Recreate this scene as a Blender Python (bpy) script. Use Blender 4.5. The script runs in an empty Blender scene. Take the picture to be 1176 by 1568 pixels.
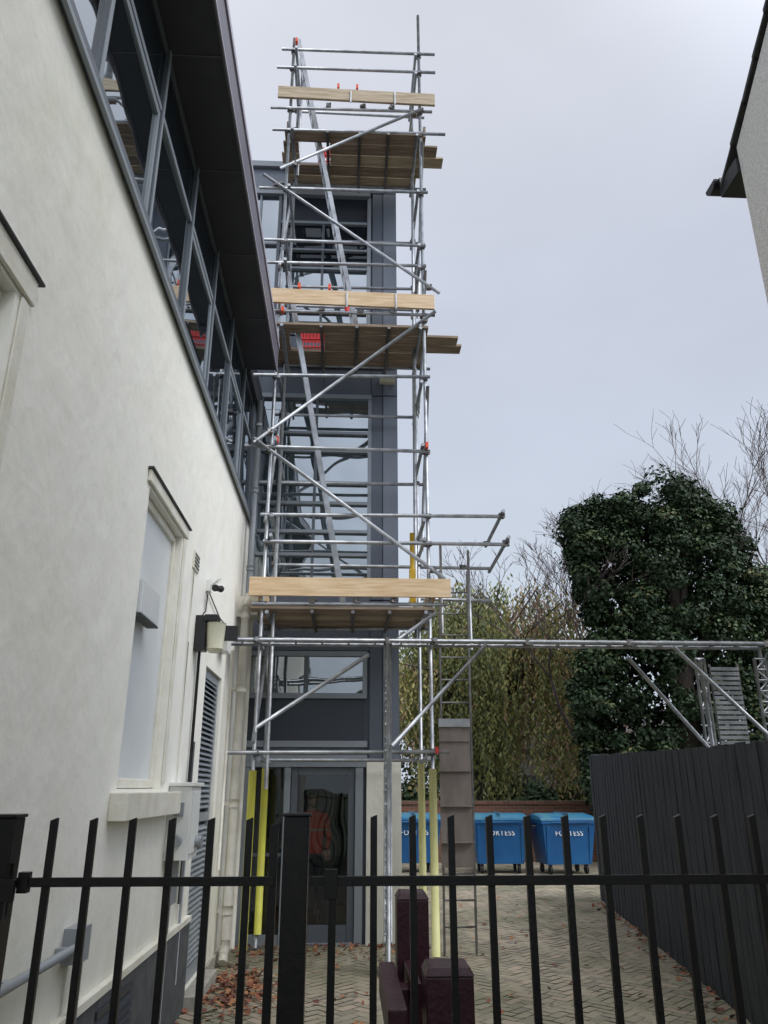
import bpy, math, random
from mathutils import Vector, Matrix
random.seed(7)
R=random.random
def U(a,b): return a+(b-a)*random.random()
scene=bpy.context.scene
COL=bpy.context.collection

# ------------------------------------------------------------ materials
def mat(name, col, rough=0.7, metal=0.0, col2=None, scale=5.0, stretch=(1,1,1), bump=0.0, bscale=40.0, spec=0.5, detail=6, lo=0.35, hi=0.65):
    m=bpy.data.materials.new(name); m.use_nodes=True
    nt=m.node_tree; b=nt.nodes['Principled BSDF']
    b.inputs['Roughness'].default_value=rough; b.inputs['Metallic'].default_value=metal
    b.inputs['Specular IOR Level'].default_value=spec
    b.inputs['Base Color'].default_value=(*col,1)
    tc=nt.nodes.new('ShaderNodeTexCoord')
    if col2:
        mp=nt.nodes.new('ShaderNodeMapping'); mp.inputs['Scale'].default_value=stretch
        n=nt.nodes.new('ShaderNodeTexNoise'); n.inputs['Scale'].default_value=scale; n.inputs['Detail'].default_value=detail
        r=nt.nodes.new('ShaderNodeValToRGB'); r.color_ramp.elements[0].position=lo; r.color_ramp.elements[1].position=hi
        r.color_ramp.elements[0].color=(*col,1); r.color_ramp.elements[1].color=(*col2,1)
        nt.links.new(tc.outputs['Object'],mp.inputs[0]); nt.links.new(mp.outputs[0],n.inputs['Vector'])
        nt.links.new(n.outputs['Fac'],r.inputs[0]); nt.links.new(r.outputs[0],b.inputs['Base Color'])
    if bump>0:
        n2=nt.nodes.new('ShaderNodeTexNoise'); n2.inputs['Scale'].default_value=bscale; n2.inputs['Detail'].default_value=4
        bp=nt.nodes.new('ShaderNodeBump'); bp.inputs['Strength'].default_value=bump; bp.inputs['Distance'].default_value=0.02
        nt.links.new(tc.outputs['Object'],n2.inputs['Vector']); nt.links.new(n2.outputs['Fac'],bp.inputs['Height']); nt.links.new(bp.outputs[0],b.inputs['Normal'])
    return m

def glass(name, dark=(0.012,0.016,0.02), ior=1.9, transp=0.0, wav=0.02, rmin=0.0):
    m=bpy.data.materials.new(name); m.use_nodes=True; nt=m.node_tree; nt.nodes.clear()
    out=nt.nodes.new('ShaderNodeOutputMaterial'); mix=nt.nodes.new('ShaderNodeMixShader')
    d=nt.nodes.new('ShaderNodeBsdfDiffuse'); d.inputs[0].default_value=(*dark,1)
    g=nt.nodes.new('ShaderNodeBsdfGlossy'); g.inputs['Roughness'].default_value=0.015; g.inputs[0].default_value=(0.85,0.9,0.93,1)
    fr=nt.nodes.new('ShaderNodeFresnel'); fr.inputs[0].default_value=ior
    mxm=nt.nodes.new('ShaderNodeMath'); mxm.operation='MAXIMUM'; mxm.inputs[1].default_value=rmin
    tc=nt.nodes.new('ShaderNodeTexCoord'); n=nt.nodes.new('ShaderNodeTexNoise'); n.inputs['Scale'].default_value=1.3; n.inputs['Detail'].default_value=1
    bp=nt.nodes.new('ShaderNodeBump'); bp.inputs['Strength'].default_value=wav; bp.inputs['Distance'].default_value=0.3
    nt.links.new(tc.outputs['Object'],n.inputs['Vector']); nt.links.new(n.outputs['Fac'],bp.inputs['Height'])
    nt.links.new(bp.outputs[0],g.inputs['Normal'])
    base=d
    if transp>0:
        t=nt.nodes.new('ShaderNodeBsdfTransparent'); t.inputs[0].default_value=(0.8,0.85,0.85,1)
        mm=nt.nodes.new('ShaderNodeMixShader'); mm.inputs[0].default_value=transp
        nt.links.new(d.outputs[0],mm.inputs[1]); nt.links.new(t.outputs[0],mm.inputs[2]); base=mm
    nt.links.new(fr.outputs[0],mxm.inputs[0]); nt.links.new(mxm.outputs[0],mix.inputs[0]); nt.links.new(base.outputs[0],mix.inputs[1]); nt.links.new(g.outputs[0],mix.inputs[2])
    nt.links.new(mix.outputs[0],out.inputs[0]); return m

def render_mat():
    m=bpy.data.materials.new('cream_render'); m.use_nodes=True; nt=m.node_tree; b=nt.nodes['Principled BSDF']; b.inputs['Roughness'].default_value=0.9
    b.inputs['Specular IOR Level'].default_value=0.2
    tc=nt.nodes.new('ShaderNodeTexCoord')
    def noise(s,st=(1,1,1),det=5):
        mp=nt.nodes.new('ShaderNodeMapping'); mp.inputs['Scale'].default_value=st
        n=nt.nodes.new('ShaderNodeTexNoise'); n.inputs['Scale'].default_value=s; n.inputs['Detail'].default_value=det
        nt.links.new(tc.outputs['Object'],mp.inputs[0]); nt.links.new(mp.outputs[0],n.inputs['Vector']); return n
    def ramp(n,a,bb,c1,c2):
        r=nt.nodes.new('ShaderNodeValToRGB'); r.color_ramp.elements[0].position=a; r.color_ramp.elements[1].position=bb
        r.color_ramp.elements[0].color=(*c1,1); r.color_ramp.elements[1].color=(*c2,1); nt.links.new(n.outputs['Fac'],r.inputs[0]); return r
    r1=ramp(noise(0.9),0.35,0.72,(0.88,0.87,0.805),(0.85,0.835,0.755))
    r2=ramp(noise(2.0,(1,1,0.45),8),0.58,0.82,(1,1,1),(0.90,0.91,0.82))
    r3=ramp(noise(9,(1,1,0.7),6),0.60,0.84,(1,1,1),(0.94,0.93,0.91))
    mx=nt.nodes.new('ShaderNodeMixRGB'); mx.blend_type='MULTIPLY'; mx.inputs[0].default_value=1
    mx2=nt.nodes.new('ShaderNodeMixRGB'); mx2.blend_type='MULTIPLY'; mx2.inputs[0].default_value=1
    nt.links.new(r1.outputs[0],mx.inputs[1]); nt.links.new(r2.outputs[0],mx.inputs[2]); nt.links.new(mx.outputs[0],mx2.inputs[1]); nt.links.new(r3.outputs[0],mx2.inputs[2])
    sp=nt.nodes.new('ShaderNodeSeparateXYZ'); nt.links.new(tc.outputs['Object'],sp.inputs[0])
    mr=nt.nodes.new('ShaderNodeMapRange'); mr.inputs[1].default_value=0.6; mr.inputs[2].default_value=1.7; mr.inputs[3].default_value=0.7; mr.inputs[4].default_value=0.0
    nt.links.new(sp.outputs['Z'],mr.inputs[0])
    n4=noise(5,(1,1,.5),6); ml=nt.nodes.new('ShaderNodeMath'); ml.operation='MULTIPLY'; nt.links.new(mr.outputs[0],ml.inputs[0]); nt.links.new(n4.outputs['Fac'],ml.inputs[1])
    mx3=nt.nodes.new('ShaderNodeMixRGB'); mx3.inputs[2].default_value=(0.50,0.50,0.38,1); nt.links.new(ml.outputs[0],mx3.inputs[0]); nt.links.new(mx2.outputs[0],mx3.inputs[1])
    nt.links.new(mx3.outputs[0],b.inputs['Base Color'])
    n1=noise(4.5,(1,1,0.8),3); n2=noise(60,(1,1,1),4)
    ad=nt.nodes.new('ShaderNodeMath'); ad.operation='MULTIPLY_ADD'; ad.inputs[1].default_value=0.06
    nt.links.new(n2.outputs['Fac'],ad.inputs[0]); nt.links.new(n1.outputs['Fac'],ad.inputs[2])
    bp=nt.nodes.new('ShaderNodeBump'); bp.inputs['Strength'].default_value=0.36; bp.inputs['Distance'].default_value=0.05
    nt.links.new(ad.outputs[0],bp.inputs['Height']); nt.links.new(bp.outputs[0],b.inputs['Normal'])
    return m

M={}
M['render']=render_mat()
M['cream']=mat('cream_paint',(0.80,0.78,0.70),0.6,col2=(0.70,0.67,0.56),scale=6,bump=0.15)
M['creampipe']=mat('cream_pipe_paint',(0.70,0.68,0.61),0.45,col2=(0.56,0.53,0.45),scale=4)
M['greypipe']=mat('grey_pipe_paint',(0.27,0.29,0.31),0.4)
M['frame']=mat('grey_frame',(0.10,0.115,0.135),0.4)
M['framelt']=mat('grey_frame_light',(0.25,0.28,0.31),0.4)
M['soffit']=mat('dark_soffit',(0.030,0.030,0.036),0.6,col2=(0.042,0.042,0.05),scale=2)
M['fascia']=mat('fascia_metal',(0.10,0.095,0.12),0.45,col2=(0.13,0.12,0.145),scale=3)
M['fasciaedge']=mat('fascia_edge',(0.36,0.34,0.40),0.4)
M['clad']=mat('slate_cladding',(0.080,0.096,0.125),0.45,col2=(0.105,0.122,0.155),scale=1.5,stretch=(1,1,0.3))
M['cladlt']=mat('slate_cladding_light',(0.13,0.152,0.19),0.42,col2=(0.16,0.182,0.225),scale=1.2,stretch=(1,1,0.3))
M['claddk']=mat('slate_cladding_dark',(0.030,0.036,0.05),0.4)
M['glass']=glass('window_glass',ior=1.6,wav=0.03,rmin=0.62)
M['towerglass']=glass('tower_glass',dark=(0.05,0.07,0.08),ior=1.6,wav=0.06,rmin=0.36)
M['darkglass']=glass('dark_glass',ior=1.45)
M['doorglass']=glass('door_glass',dark=(0.01,0.01,0.01),ior=1.5,transp=0.92,rmin=0.07,wav=0.04)
M['film']=mat('frosted_film',(0.72,0.75,0.76),0.35,col2=(0.60,0.64,0.66),scale=1.6,spec=0.6,lo=.3,hi=.75)
M['plinth']=mat('plinth_grey',(0.06,0.068,0.078),0.7,col2=(0.10,0.105,0.105),scale=8,bump=0.1)
M['steel']=mat('galvanised_steel',(0.50,0.52,0.54),0.45,0.65,col2=(0.30,0.31,0.33),scale=7,bump=0.05)
M['dull']=mat('dull_steel',(0.20,0.20,0.20),0.6,0.4,col2=(0.13,0.12,0.11),scale=7)
M['steeldk']=mat('coupler_steel',(0.12,0.12,0.13),0.5,0.6,col2=(0.22,0.20,0.18),scale=20)
M['alu']=mat('aluminium',(0.42,0.44,0.46),0.45,0.6,col2=(0.28,0.29,0.31),scale=6)
M['pine']=mat('fresh_pine',(0.76,0.58,0.38),0.75,col2=(0.60,0.42,0.24),scale=2.5,stretch=(1.2,14,14),bump=0.1)
M['pineold']=mat('weathered_pine',(0.54,0.44,0.32),0.8,col2=(0.36,0.28,0.18),scale=2.5,stretch=(1.2,14,14),bump=0.1)
M['board']=mat('old_scaffold_board',(0.38,0.29,0.21),0.85,col2=(0.20,0.15,0.105),scale=2.2,stretch=(1,12,12),bump=0.15)
M['red']=mat('red_plastic',(0.62,0.03,0.03),0.5)
M['orange']=mat('orange_plastic',(0.75,0.09,0.03),0.5)
M['yellow']=mat('yellow_sleeve',(0.82,0.80,0.12),0.5,col2=(0.72,0.70,0.12),scale=5)
M['paleyellow']=mat('faded_yellow_sleeve',(0.86,0.84,0.42),0.5,col2=(0.78,0.76,0.34),scale=5)
M['ochre']=mat('ochre_paint',(0.7,0.46,0.04),0.5)
M['black']=mat('black_gloss_paint',(0.003,0.003,0.004),0.35,col2=(0.007,0.006,0.006),scale=30,bump=0.06,bscale=120,spec=0.3)
M['blackpl']=mat('black_plastic',(0.012,0.012,0.014),0.4)
M['maroon']=mat('maroon_paint',(0.030,0.008,0.013),0.4,col2=(0.045,0.014,0.020),scale=14,bump=0.15,bscale=60,spec=0.35)
M['fence']=mat('dark_fence_stain',(0.026,0.029,0.034),0.8,col2=(0.060,0.063,0.067),scale=2.2,stretch=(14,14,1.0),bump=0.3,bscale=20,spec=0.25)
M['white']=mat('white_plastic',(0.75,0.76,0.73),0.4)
M['lamp']=mat('cream_plastic',(0.62,0.60,0.46),0.4)
M['blue']=mat('blue_plastic',(0.004,0.075,0.22),0.4,col2=(0.008,0.11,0.29),scale=1.5,bump=0.04)
M['bluelid']=mat('blue_plastic_lid',(0.010,0.13,0.28),0.38,col2=(0.06,0.19,0.25),scale=3)
M['rubber']=mat('rubber',(0.02,0.02,0.02),0.8)
M['bark']=mat('bark',(0.09,0.07,0.055),0.9,col2=(0.05,0.04,0.03),scale=6,stretch=(6,6,1))
M['twig']=mat('twig_bark',(0.16,0.115,0.115),0.9,col2=(0.10,0.08,0.075),scale=4)
M['ply']=mat('ladder_guard_board',(0.25,0.215,0.195),0.7,col2=(0.19,0.16,0.14),scale=3,stretch=(3,3,1))
M['tile']=mat('roof_tile',(0.035,0.033,0.035),0.8,col2=(0.06,0.055,0.05),scale=10,bump=0.3,bscale=15)
M['pebble']=mat('pebbledash',(0.80,0.775,0.72),0.9,col2=(0.66,0.63,0.57),scale=35,bump=0.6,bscale=70)
M['skin']=mat('skin_tone',(0.55,0.32,0.24),0.5)
M['hair']=mat('dark_hair',(0.03,0.02,0.015),0.6)
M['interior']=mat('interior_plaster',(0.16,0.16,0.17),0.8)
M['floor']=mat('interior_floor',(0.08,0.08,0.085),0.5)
M['concrete']=mat('concrete',(0.40,0.38,0.33),0.85,col2=(0.28,0.27,0.23),scale=5,bump=0.3)

# ------------------------------------------------------------ mesh helpers
class MB:
    def __init__(s,mats): s.v=[]; s.f=[]; s.m=[]; s.sm=[]; s.mats=mats
    def quad(s,a,b,c,d,k=0):
        n=len(s.v); s.v+= [tuple(a),tuple(b),tuple(c),tuple(d)]; s.f.append((n,n+1,n+2,n+3)); s.m.append(k); s.sm.append(False)
    def box(s,x0,x1,y0,y1,z0,z1,k=0):
        if x0>x1:x0,x1=x1,x0
        if y0>y1:y0,y1=y1,y0
        if z0>z1:z0,z1=z1,z0
        s.hexa([(x0,y0,z0),(x1,y0,z0),(x1,y1,z0),(x0,y1,z0),(x0,y0,z1),(x1,y0,z1),(x1,y1,z1),(x0,y1,z1)],k)
    def hexa(s,pts,k=0):
        n=len(s.v); s.v+=[tuple(p) for p in pts]
        for q in ((0,3,2,1),(4,5,6,7),(0,1,5,4),(1,2,6,5),(2,3,7,6),(3,0,4,7)):
            s.f.append(tuple(n+i for i in q)); s.m.append(k); s.sm.append(False)
    def obox(s,c,size,rot,k=0):
        hx,hy,hz=[q/2 for q in size]
        pts=[Vector(p) for p in ((-hx,-hy,-hz),(hx,-hy,-hz),(hx,hy,-hz),(-hx,hy,-hz),(-hx,-hy,hz),(hx,-hy,hz),(hx,hy,hz),(-hx,hy,hz))]
        s.hexa([rot@p+Vector(c) for p in pts],k)
    def tube(s,p,q,r=0.024,seg=10,k=0,r2=None,cap=True):
        p=Vector(p); q=Vector(q); r2=r if r2 is None else r2
        d=(q-p).normalized(); a=d.cross(Vector((0,0,1)))
        if a.length<1e-3: a=Vector((1,0,0))
        a.normalize(); b=d.cross(a); n=len(s.v)
        for i in range(seg):
            t=2*math.pi*i/seg; o=a*math.cos(t)+b*math.sin(t)
            s.v.append(tuple(p+o*r)); s.v.append(tuple(q+o*r2))
        for i in range(seg):
            j=(i+1)%seg; s.f.append((n+2*i,n+2*j,n+2*j+1,n+2*i+1)); s.m.append(k); s.sm.append(True)
        if cap:
            s.f.append(tuple(n+2*i for i in range(seg))); s.m.append(k); s.sm.append(False)
            s.f.append(tuple(n+2*i+1 for i in reversed(range(seg)))); s.m.append(k); s.sm.append(False)
    def path(s,pts,r,seg=10,k=0):
        for i in range(len(pts)-1): s.tube(pts[i],pts[i+1],r,seg,k)
    def obj(s,name,parent=None,bevel=0):
        me=bpy.data.meshes.new(name); me.from_pydata(s.v,[],s.f)
        for m in s.mats: me.materials.append(M[m] if isinstance(m,str) else m)
        me.polygons.foreach_set('material_index',s.m); me.polygons.foreach_set('use_smooth',s.sm); me.update()
        o=bpy.data.objects.new(name,me); COL.objects.link(o)
        if parent: o.parent=parent
        if bevel:
            b=o.modifiers.new('bevel','BEVEL'); b.width=bevel; b.segments=2; b.limit_method='ANGLE'
        return o
def group(name):
    e=bpy.data.objects.new(name,None); COL.objects.link(e); return e
def wall_grid(mb,axis,c,a0,a1,z0,z1,holes,depth,k=0):
    as_=sorted({a0,a1,*[h[0] for h in holes],*[h[1] for h in holes]}); zs=sorted({z0,z1,*[h[2] for h in holes],*[h[3] for h in holes]})
    P=(lambda a,z,d=0:(c+d,a,z)) if axis=='X' else (lambda a,z,d=0:(a,c+d,z))
    for i in range(len(as_)-1):
        for j in range(len(zs)-1):
            am=(as_[i]+as_[i+1])/2; zm=(zs[j]+zs[j+1])/2
            if any(h[0]<am<h[1] and h[2]<zm<h[3] for h in holes): continue
            mb.quad(P(as_[i],zs[j]),P(as_[i+1],zs[j]),P(as_[i+1],zs[j+1]),P(as_[i],zs[j+1]),k)
    for h in holes:
        b0,b1,y0,y1=h
        mb.quad(P(b0,y0),P(b0,y1),P(b0,y1,depth),P(b0,y0,depth),k); mb.quad(P(b1,y0),P(b1,y1),P(b1,y1,depth),P(b1,y0,depth),k)
        mb.quad(P(b0,y1),P(b1,y1),P(b1,y1,depth),P(b0,y1,depth),k); mb.quad(P(b0,y0),P(b1,y0),P(b1,y0,depth),P(b0,y0,depth),k)

# ------------------------------------------------------------ ground
gm=mat('ground_soil',(0.10,0.09,0.06),0.95,col2=(0.06,0.08,0.03),scale=0.6)
g=MB([gm]); g.quad((-300,-300,0),(300,-300,0),(300,300,0),(-300,300,0)); g.obj('ground')
grout=mat('paving_grout',(0.085,0.08,0.055),0.95,col2=(0.11,0.12,0.055),scale=2)
bl=[mat('paving_block_a',(0.37,0.32,0.235),0.85,col2=(0.22,0.205,0.14),scale=0.7,bump=0.25,bscale=60),
    mat('paving_block_b',(0.33,0.29,0.215),0.85,col2=(0.19,0.185,0.12),scale=0.7,bump=0.25,bscale=60),
    mat('paving_block_c',(0.41,0.335,0.25),0.85,col2=(0.25,0.21,0.15),scale=0.7,bump=0.25,bscale=60),
    mat('paving_block_d',(0.27,0.24,0.19),0.85,col2=(0.17,0.165,0.105),scale=0.7,bump=0.25,bscale=60)]
pv=MB([grout]+bl)
pv.quad((-1.42,-4,0.004),(8,-4,0.004),(8,22,0.004),(-1.42,22,0.004),0)
w=0.105; c45=math.cos(math.radians(45)); gp=0.0045
for i in range(-60,330):
    for j in range(-250,160):
        c=(i-j)%4
        if c not in (0,3): continue
        cx=(i*w-j*w)*c45+0.0; cy=(i*w+j*w)*c45+2
        if not(-1.3<cx<6.6 and 3<cy<21.6): continue
        if c==0: x0,x1,y0,y1=i*w+gp,(i+2)*w-gp,j*w+gp,(j+1)*w-gp
        else: x0,x1,y0,y1=i*w+gp,(i+1)*w-gp,j*w+gp,(j+2)*w-gp
        z=0.010; tx,ty=U(-.002,.002),U(-.002,.002); sg_=[(-1,-1),(1,-1),(1,1),(-1,1)]
        q=[((a-b)*c45,(a+b)*c45+2,z+tx*s[0]+ty*s[1]) for (a,b),s in zip(((x0,y0),(x1,y0),(x1,y1),(x0,y1)),sg_)]
        pv.quad(*q,k=random.choice([1,1,2,2,3,4]))
pv.obj('block_paving')

# ------------------------------------------------------------ rendered building (left)
B=group('rendered_building')
WX=-1.4; YE=10.64
holes=[(1.3,2.76,1.75,3.74),(5.06,6.20,1.80,3.78),(7.75,8.75,0.12,2.95)]
wb=MB(['render']); wall_grid(wb,'X',WX,-5,YE,0,5.26,holes,-0.12)
wb.quad((-9,-5,0),(WX,-5,0),(WX,-5,5.26),(-9,-5,5.26)); wb.quad((-9,-5,0),(-9,YE,0),(-9,YE,5.26),(-9,-5,5.26))
wb.obj('walls',B)
w1=MB(['cream','film','plinth','concrete'])
w1.quad((-1.49,1.3,1.75),(-1.49,2.76,1.75),(-1.49,2.76,3.74),(-1.49,1.3,3.74),1)
w1.box(-1.50,-1.45,2.70,2.758,1.76,3.73,0); w1.box(-1.50,-1.45,1.31,2.69,3.67,3.735,0); w1.box(-1.50,-1.45,2.03,2.09,1.76,3.66,0)
w1.box(-1.399,-1.378,1.15,2.90,3.76,3.88,0); w1.box(-1.399,-1.387,2.80,2.88,1.70,3.75,0)
w1.box(-1.399,-1.360,1.1,2.93,3.882,3.896,2)
w1.box(-1.399,-1.33,1.2,2.86,1.60,1.74,0)
w1.quad((-1.475,5.06,1.8),(-1.475,6.20,1.8),(-1.475,6.20,3.78),(-1.475,5.06,3.78),1)
w1.box(-1.50,-1.45,6.145,6.198,1.81,3.77,0); w1.box(-1.50,-1.45,5.065,6.14,3.715,3.775,0); w1.box(-1.50,-1.45,5.065,6.14,1.805,1.865,0)
w1.box(-1.399,-1.375,4.98,6.33,3.80,3.885,0); w1.box(-1.399,-1.386,6.23,6.31,1.84,3.79,0)
w1.box(-1.399,-1.358,4.96,6.36,3.887,3.903,2)
w1.box(-1.40,-1.29,4.93,6.50,1.62,1.78,0)
w1.box(-1.46,-1.375,5.08,5.56,2.90,3.13,1); w1.box(-1.455,-1.37,5.075,5.57,2.885,2.899,2)
w1.obj('windows_and_trim',B,bevel=0.006)
# glazing band
MUL=[-4.9,-3.75,-2.6,-1.4,-0.25,0.9,2.05,3.2,4.33,5.48,6.62,7.78,8.94,9.9]
gb=MB(['frame','glass','framelt','clad','darkglass','interior'])
for i in range(len(MUL)-1):
    a,b=MUL[i],MUL[i+1]
    t=U(-0.006,0.006)
    gb.quad((-1.425+t,a,5.3),(-1.425-t,b,5.3),(-1.425-t,b,6.4),(-1.425+t,a,6.4),1)
    gb.quad((-1.425,a,6.4),(-1.425,b,6.4),(-1.425,b,7.0),(-1.425,a,7.0),4)
for y in MUL:
    gb.box(-1.47,-1.40,y-0.028,y+0.028,5.34,6.995,0)
    gb.box(-1.399,-1.392,y-0.018,y+0.018,5.34,6.995,2)
for i in range(len(MUL)-1):
    gb.box(-1.47,-1.405,MUL[i]+0.029,MUL[i+1]-0.029,6.385,6.435,2)
    gb.box(-1.47,-1.41,MUL[i]+0.029,MUL[i+1]-0.029,6.94,6.995,0)
    if i in (7,9,11): 
        gb.box(-1.44,-1.41,MUL[i]+0.03,MUL[i]+0.07,5.35,6.375,2); gb.box(-1.44,-1.41,MUL[i+1]-0.07,MUL[i+1]-0.03,5.35,6.375,2); gb.box(-1.44,-1.411,MUL[i]+0.071,MUL[i+1]-0.071,6.32,6.375,2)
gb.box(-1.49,-1.355,-5,YE,5.262,5.335,0)
gb.box(-1.37,-1.345,-5,YE,5.225,5.261,2)
gb.box(-1.6,-1.395,9.94,YE,5.34,7.2,3)
gb.obj('glazing_band',B)
rf=MB(['soffit','fascia','fasciaedge'])
rf.box(-1.75,-1.02,-6,8.98,7.0,7.30,0)
rf.box(-1.019,-1.0,-6,9.0,6.985,7.34,1)
rf.box(-1.03,-0.985,-6,9.02,7.341,7.41,2)
rf.box(-9,-1.031,-6,9.0,7.301,7.40,1); rf.box(-9,-1.35,9.0,YE,7.0,7.38,0)
for y in [2.05-1.15*4+1.15*k for k in range(12)]:
    rf.box(-1.40,-1.02,y-0.004,y+0.004,6.994,6.999,1)
rf.box(-1.0,-0.99,-6,9.0,6.96,6.984,2)
rf.obj('roof_and_soffit',B)
pl=MB(['plinth','cream','claddk','concrete'])
pl.box(-1.399,-1.365,-5,7.72,0,0.70,0); pl.box(-1.399,-1.355,-5,7.72,0.701,0.745,1)
pl.box(-1.399,-1.37,8.78,YE-0.01,0,0.12,3); pl.box(-1.52,-1.25,7.70,8.80,0,0.115,3)
for y0,y1 in ((5.0,5.75),(3.3,4.4)):
    pl.box(-1.364,-1.35,y0,y1,0.12,0.16,2); pl.box(-1.364,-1.35,y0,y1,0.60,0.64,2)
    for k in range(9):
        z=0.18+k*0.047; pl.hexa([(-1.364,y0,z),(-1.34,y0,z-0.01),(-1.34,y1,z-0.01),(-1.364,y1,z),(-1.364,y0,z+0.03),(-1.345,y0,z+0.004),(-1.345,y1,z+0.004),(-1.364,y1,z+0.03)],2)
pl.obj('plinth',B)
ld=MB(['framelt','plinth'])
ld.box(-1.47,-1.43,7.76,7.84,0.13,2.94,0); ld.box(-1.47,-1.43,8.66,8.74,0.13,2.94,0); ld.box(-1.47,-1.43,7.85,8.65,2.86,2.94,0); ld.box(-1.47,-1.43,7.85,8.65,0.13,0.25,0); ld.box(-1.47,-1.425,7.85,8.65,1.5,1.58,0)
ld.quad((-1.48,7.75,0.12),(-1.48,8.75,0.12),(-1.48,8.75,2.95),(-1.48,7.75,2.95),1)
z=0.28
while z<2.84:
    if not 1.44<z<1.6:
        ld.hexa([(-1.465,7.85,z+.02),(-1.425,7.85,z-.012),(-1.425,8.65,z-.012),(-1.465,8.65,z+.02),(-1.465,7.85,z+.032),(-1.425,7.85,z),(-1.425,8.65,z),(-1.465,8.65,z+.032)],0)
    z+=0.05
ld.obj('louvred_door',B)
v=MB(['cream','plinth']); v.box(-1.399,-1.385,6.68,6.92,3.66,3.82,0)
for k in range(4): v.box(-1.384,-1.38,6.70,6.90,3.68+k*0.035,3.695+k*0.035,1)
v.obj('wall_vent',B)
pp=MB(['creampipe','greypipe','steel','blackpl'])
pp.tube((-1.29,9.55,0.25),(-1.29,9.55,3.95),0.052,16,0)
for z in (0.5,1.6,2.9,3.8):
    pp.tube((-1.29,9.55,z),(-1.29,9.55,z+0.09),0.062,16,0); pp.box(-1.399,-1.33,9.52,9.58,z+0.02,z+0.06,0)
pp.path([(-1.29,9.55,0.25),(-1.29,9.5,0.12),(-1.29,9.42,0.05)],0.052,14,0)
pp.path([(-1.29,9.55,3.95),(-1.29,9.7,4.12),(-1.24,9.9,4.2)],0.052,14,0)
pp.tube((-1.27,9.95,0.1),(-1.27,9.95,4.1),0.034,12,0)
pp.tube((-1.31,9.85,4.2),(-1.31,9.85,7.0),0.04,14,1); 
for z in (4.5,5.6,6.6): pp.tube((-1.31,9.85,z),(-1.31,9.85,z+0.06),0.05,14,1)
pp.tube((-1.33,8.95,1.0),(-1.33,8.95,3.3),0.018,8,0)
pp.box(-1.399,-1.15,9.62,9.95,3.86,4.10,0)
pp.tube((-1.375,7.2,0.9),(-1.375,7.2,3.1),0.014,8,3); pp.tube((-1.372,7.27,0.3),(-1.372,7.27,2.2),0.012,8,1)
pp.path([(-1.345,3.0,1.05),(-1.345,4.42,1.05),(-1.345,4.52,0.98),(-1.345,4.52,0.2)],0.022,10,1)
for y in (3.6,4.3): pp.box(-1.399,-1.35,y,y+0.05,1.03,1.07,1)
pp.box(-1.399,-1.31,4.40,4.56,0.98,1.14,1)
pp.path([(-1.385,7.45,3.60),(-1.385,7.40,3.42),(-1.385,7.16,3.30)],0.006,6,3)
pp.path([(-1.385,6.75,1.85),(-1.385,6.72,3.0),(-1.385,6.70,3.64)],0.006,6,0)
pp.path([(-1.38,7.5,3.62),(-1.38,8.2,3.52),(-1.38,9.5,3.55)],0.007,6,3)
pp.obj('pipes',B)
sl=MB(['blackpl','lamp','white'])
sl.box(-1.399,-1.30,7.02,7.16,2.98,3.30,0); sl.box(-1.31,-1.20,6.98,7.20,3.24,3.30,0)
sl.tube((-1.22,7.09,3.0),(-1.22,7.09,3.235),0.075,18,1,r2=0.09); sl.tube((-1.22,7.09,2.97),(-1.22,7.09,3.0),0.05,18,1,r2=0.075)
sl.box(-1.399,-1.36,7.40,7.5,3.62,3.74,2); sl.path([(-1.37,7.45,3.68),(-1.28,7.42,3.74),(-1.28,7.40,3.66)],0.012,8,2); sl.tube((-1.29,7.28,3.62),(-1.26,7.44,3.65),0.03,12,0); 
sl.box(-1.399,-1.18,8.20,8.24,3.28,3.44,0); sl.box(-1.399,-1.30,8.35,8.60,3.2,3.4,2)
sl.obj('security_light',B,bevel=0.004)
mc=MB(['white','greypipe','black'])
mc.box(-1.399,-1.22,6.55,6.95,1.28,1.82,0); mc.box(-1.405,-1.20,6.53,6.97,1.821,1.85,0); mc.box(-1.219,-1.212,6.59,6.91,1.32,1.78,0)
mc.tube((-1.31,6.48,1.42),(-1.31,6.54,1.42),0.04,14,1); mc.tube((-1.16,6.83,1.40),(-1.21,6.83,1.40),0.045,14,1)
mc.box(-1.35,-1.27,6.528,6.548,1.60,1.70,1); mc.box(-1.399,-1.34,6.68,6.88,0.95,1.27,1)
mc.tube((-1.37,6.75,0.1),(-1.37,6.75,0.95),0.016,8,1)
mc.obj('meter_cabinet',B,bevel=0.006)

# ------------------------------------------------------------ stair tower
T=group('stair_tower')
tb=MB(['clad','interior','floor','cladlt','framelt'])
TY=10.72
wall_grid(tb,'Y',TY,-3.2,0.70,0,12,[(-1.30,0.18,0.03,2.07)],0.1)
tb.quad((0.70,TY,0),(0.70,15,0),(0.70,15,12),(0.70,TY,12),3); tb.quad((-3.2,TY,0),(-3.2,15,0),(-3.2,15,12),(-3.2,TY,12)); tb.quad((-3.2,15,0),(0.7,15,0),(0.7,15,12),(-3.2,15,12)); tb.quad((-3.2,TY,11.98),(0.7,TY,11.98),(0.7,15,11.98),(-3.2,15,11.98))
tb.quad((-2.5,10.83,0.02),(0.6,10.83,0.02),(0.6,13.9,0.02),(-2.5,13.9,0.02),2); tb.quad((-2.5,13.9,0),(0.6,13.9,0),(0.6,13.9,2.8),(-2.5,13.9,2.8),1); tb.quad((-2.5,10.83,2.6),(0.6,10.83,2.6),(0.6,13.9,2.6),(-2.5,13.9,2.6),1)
tb.box(-1.5,-0.2,13.84,13.88,0.03,2.1,4)
tb.obj('walls',T)
fc=MB(['clad','cladlt','claddk','framelt','frame','towerglass','glass','darkglass','doorglass','render','lamp'])
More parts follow.
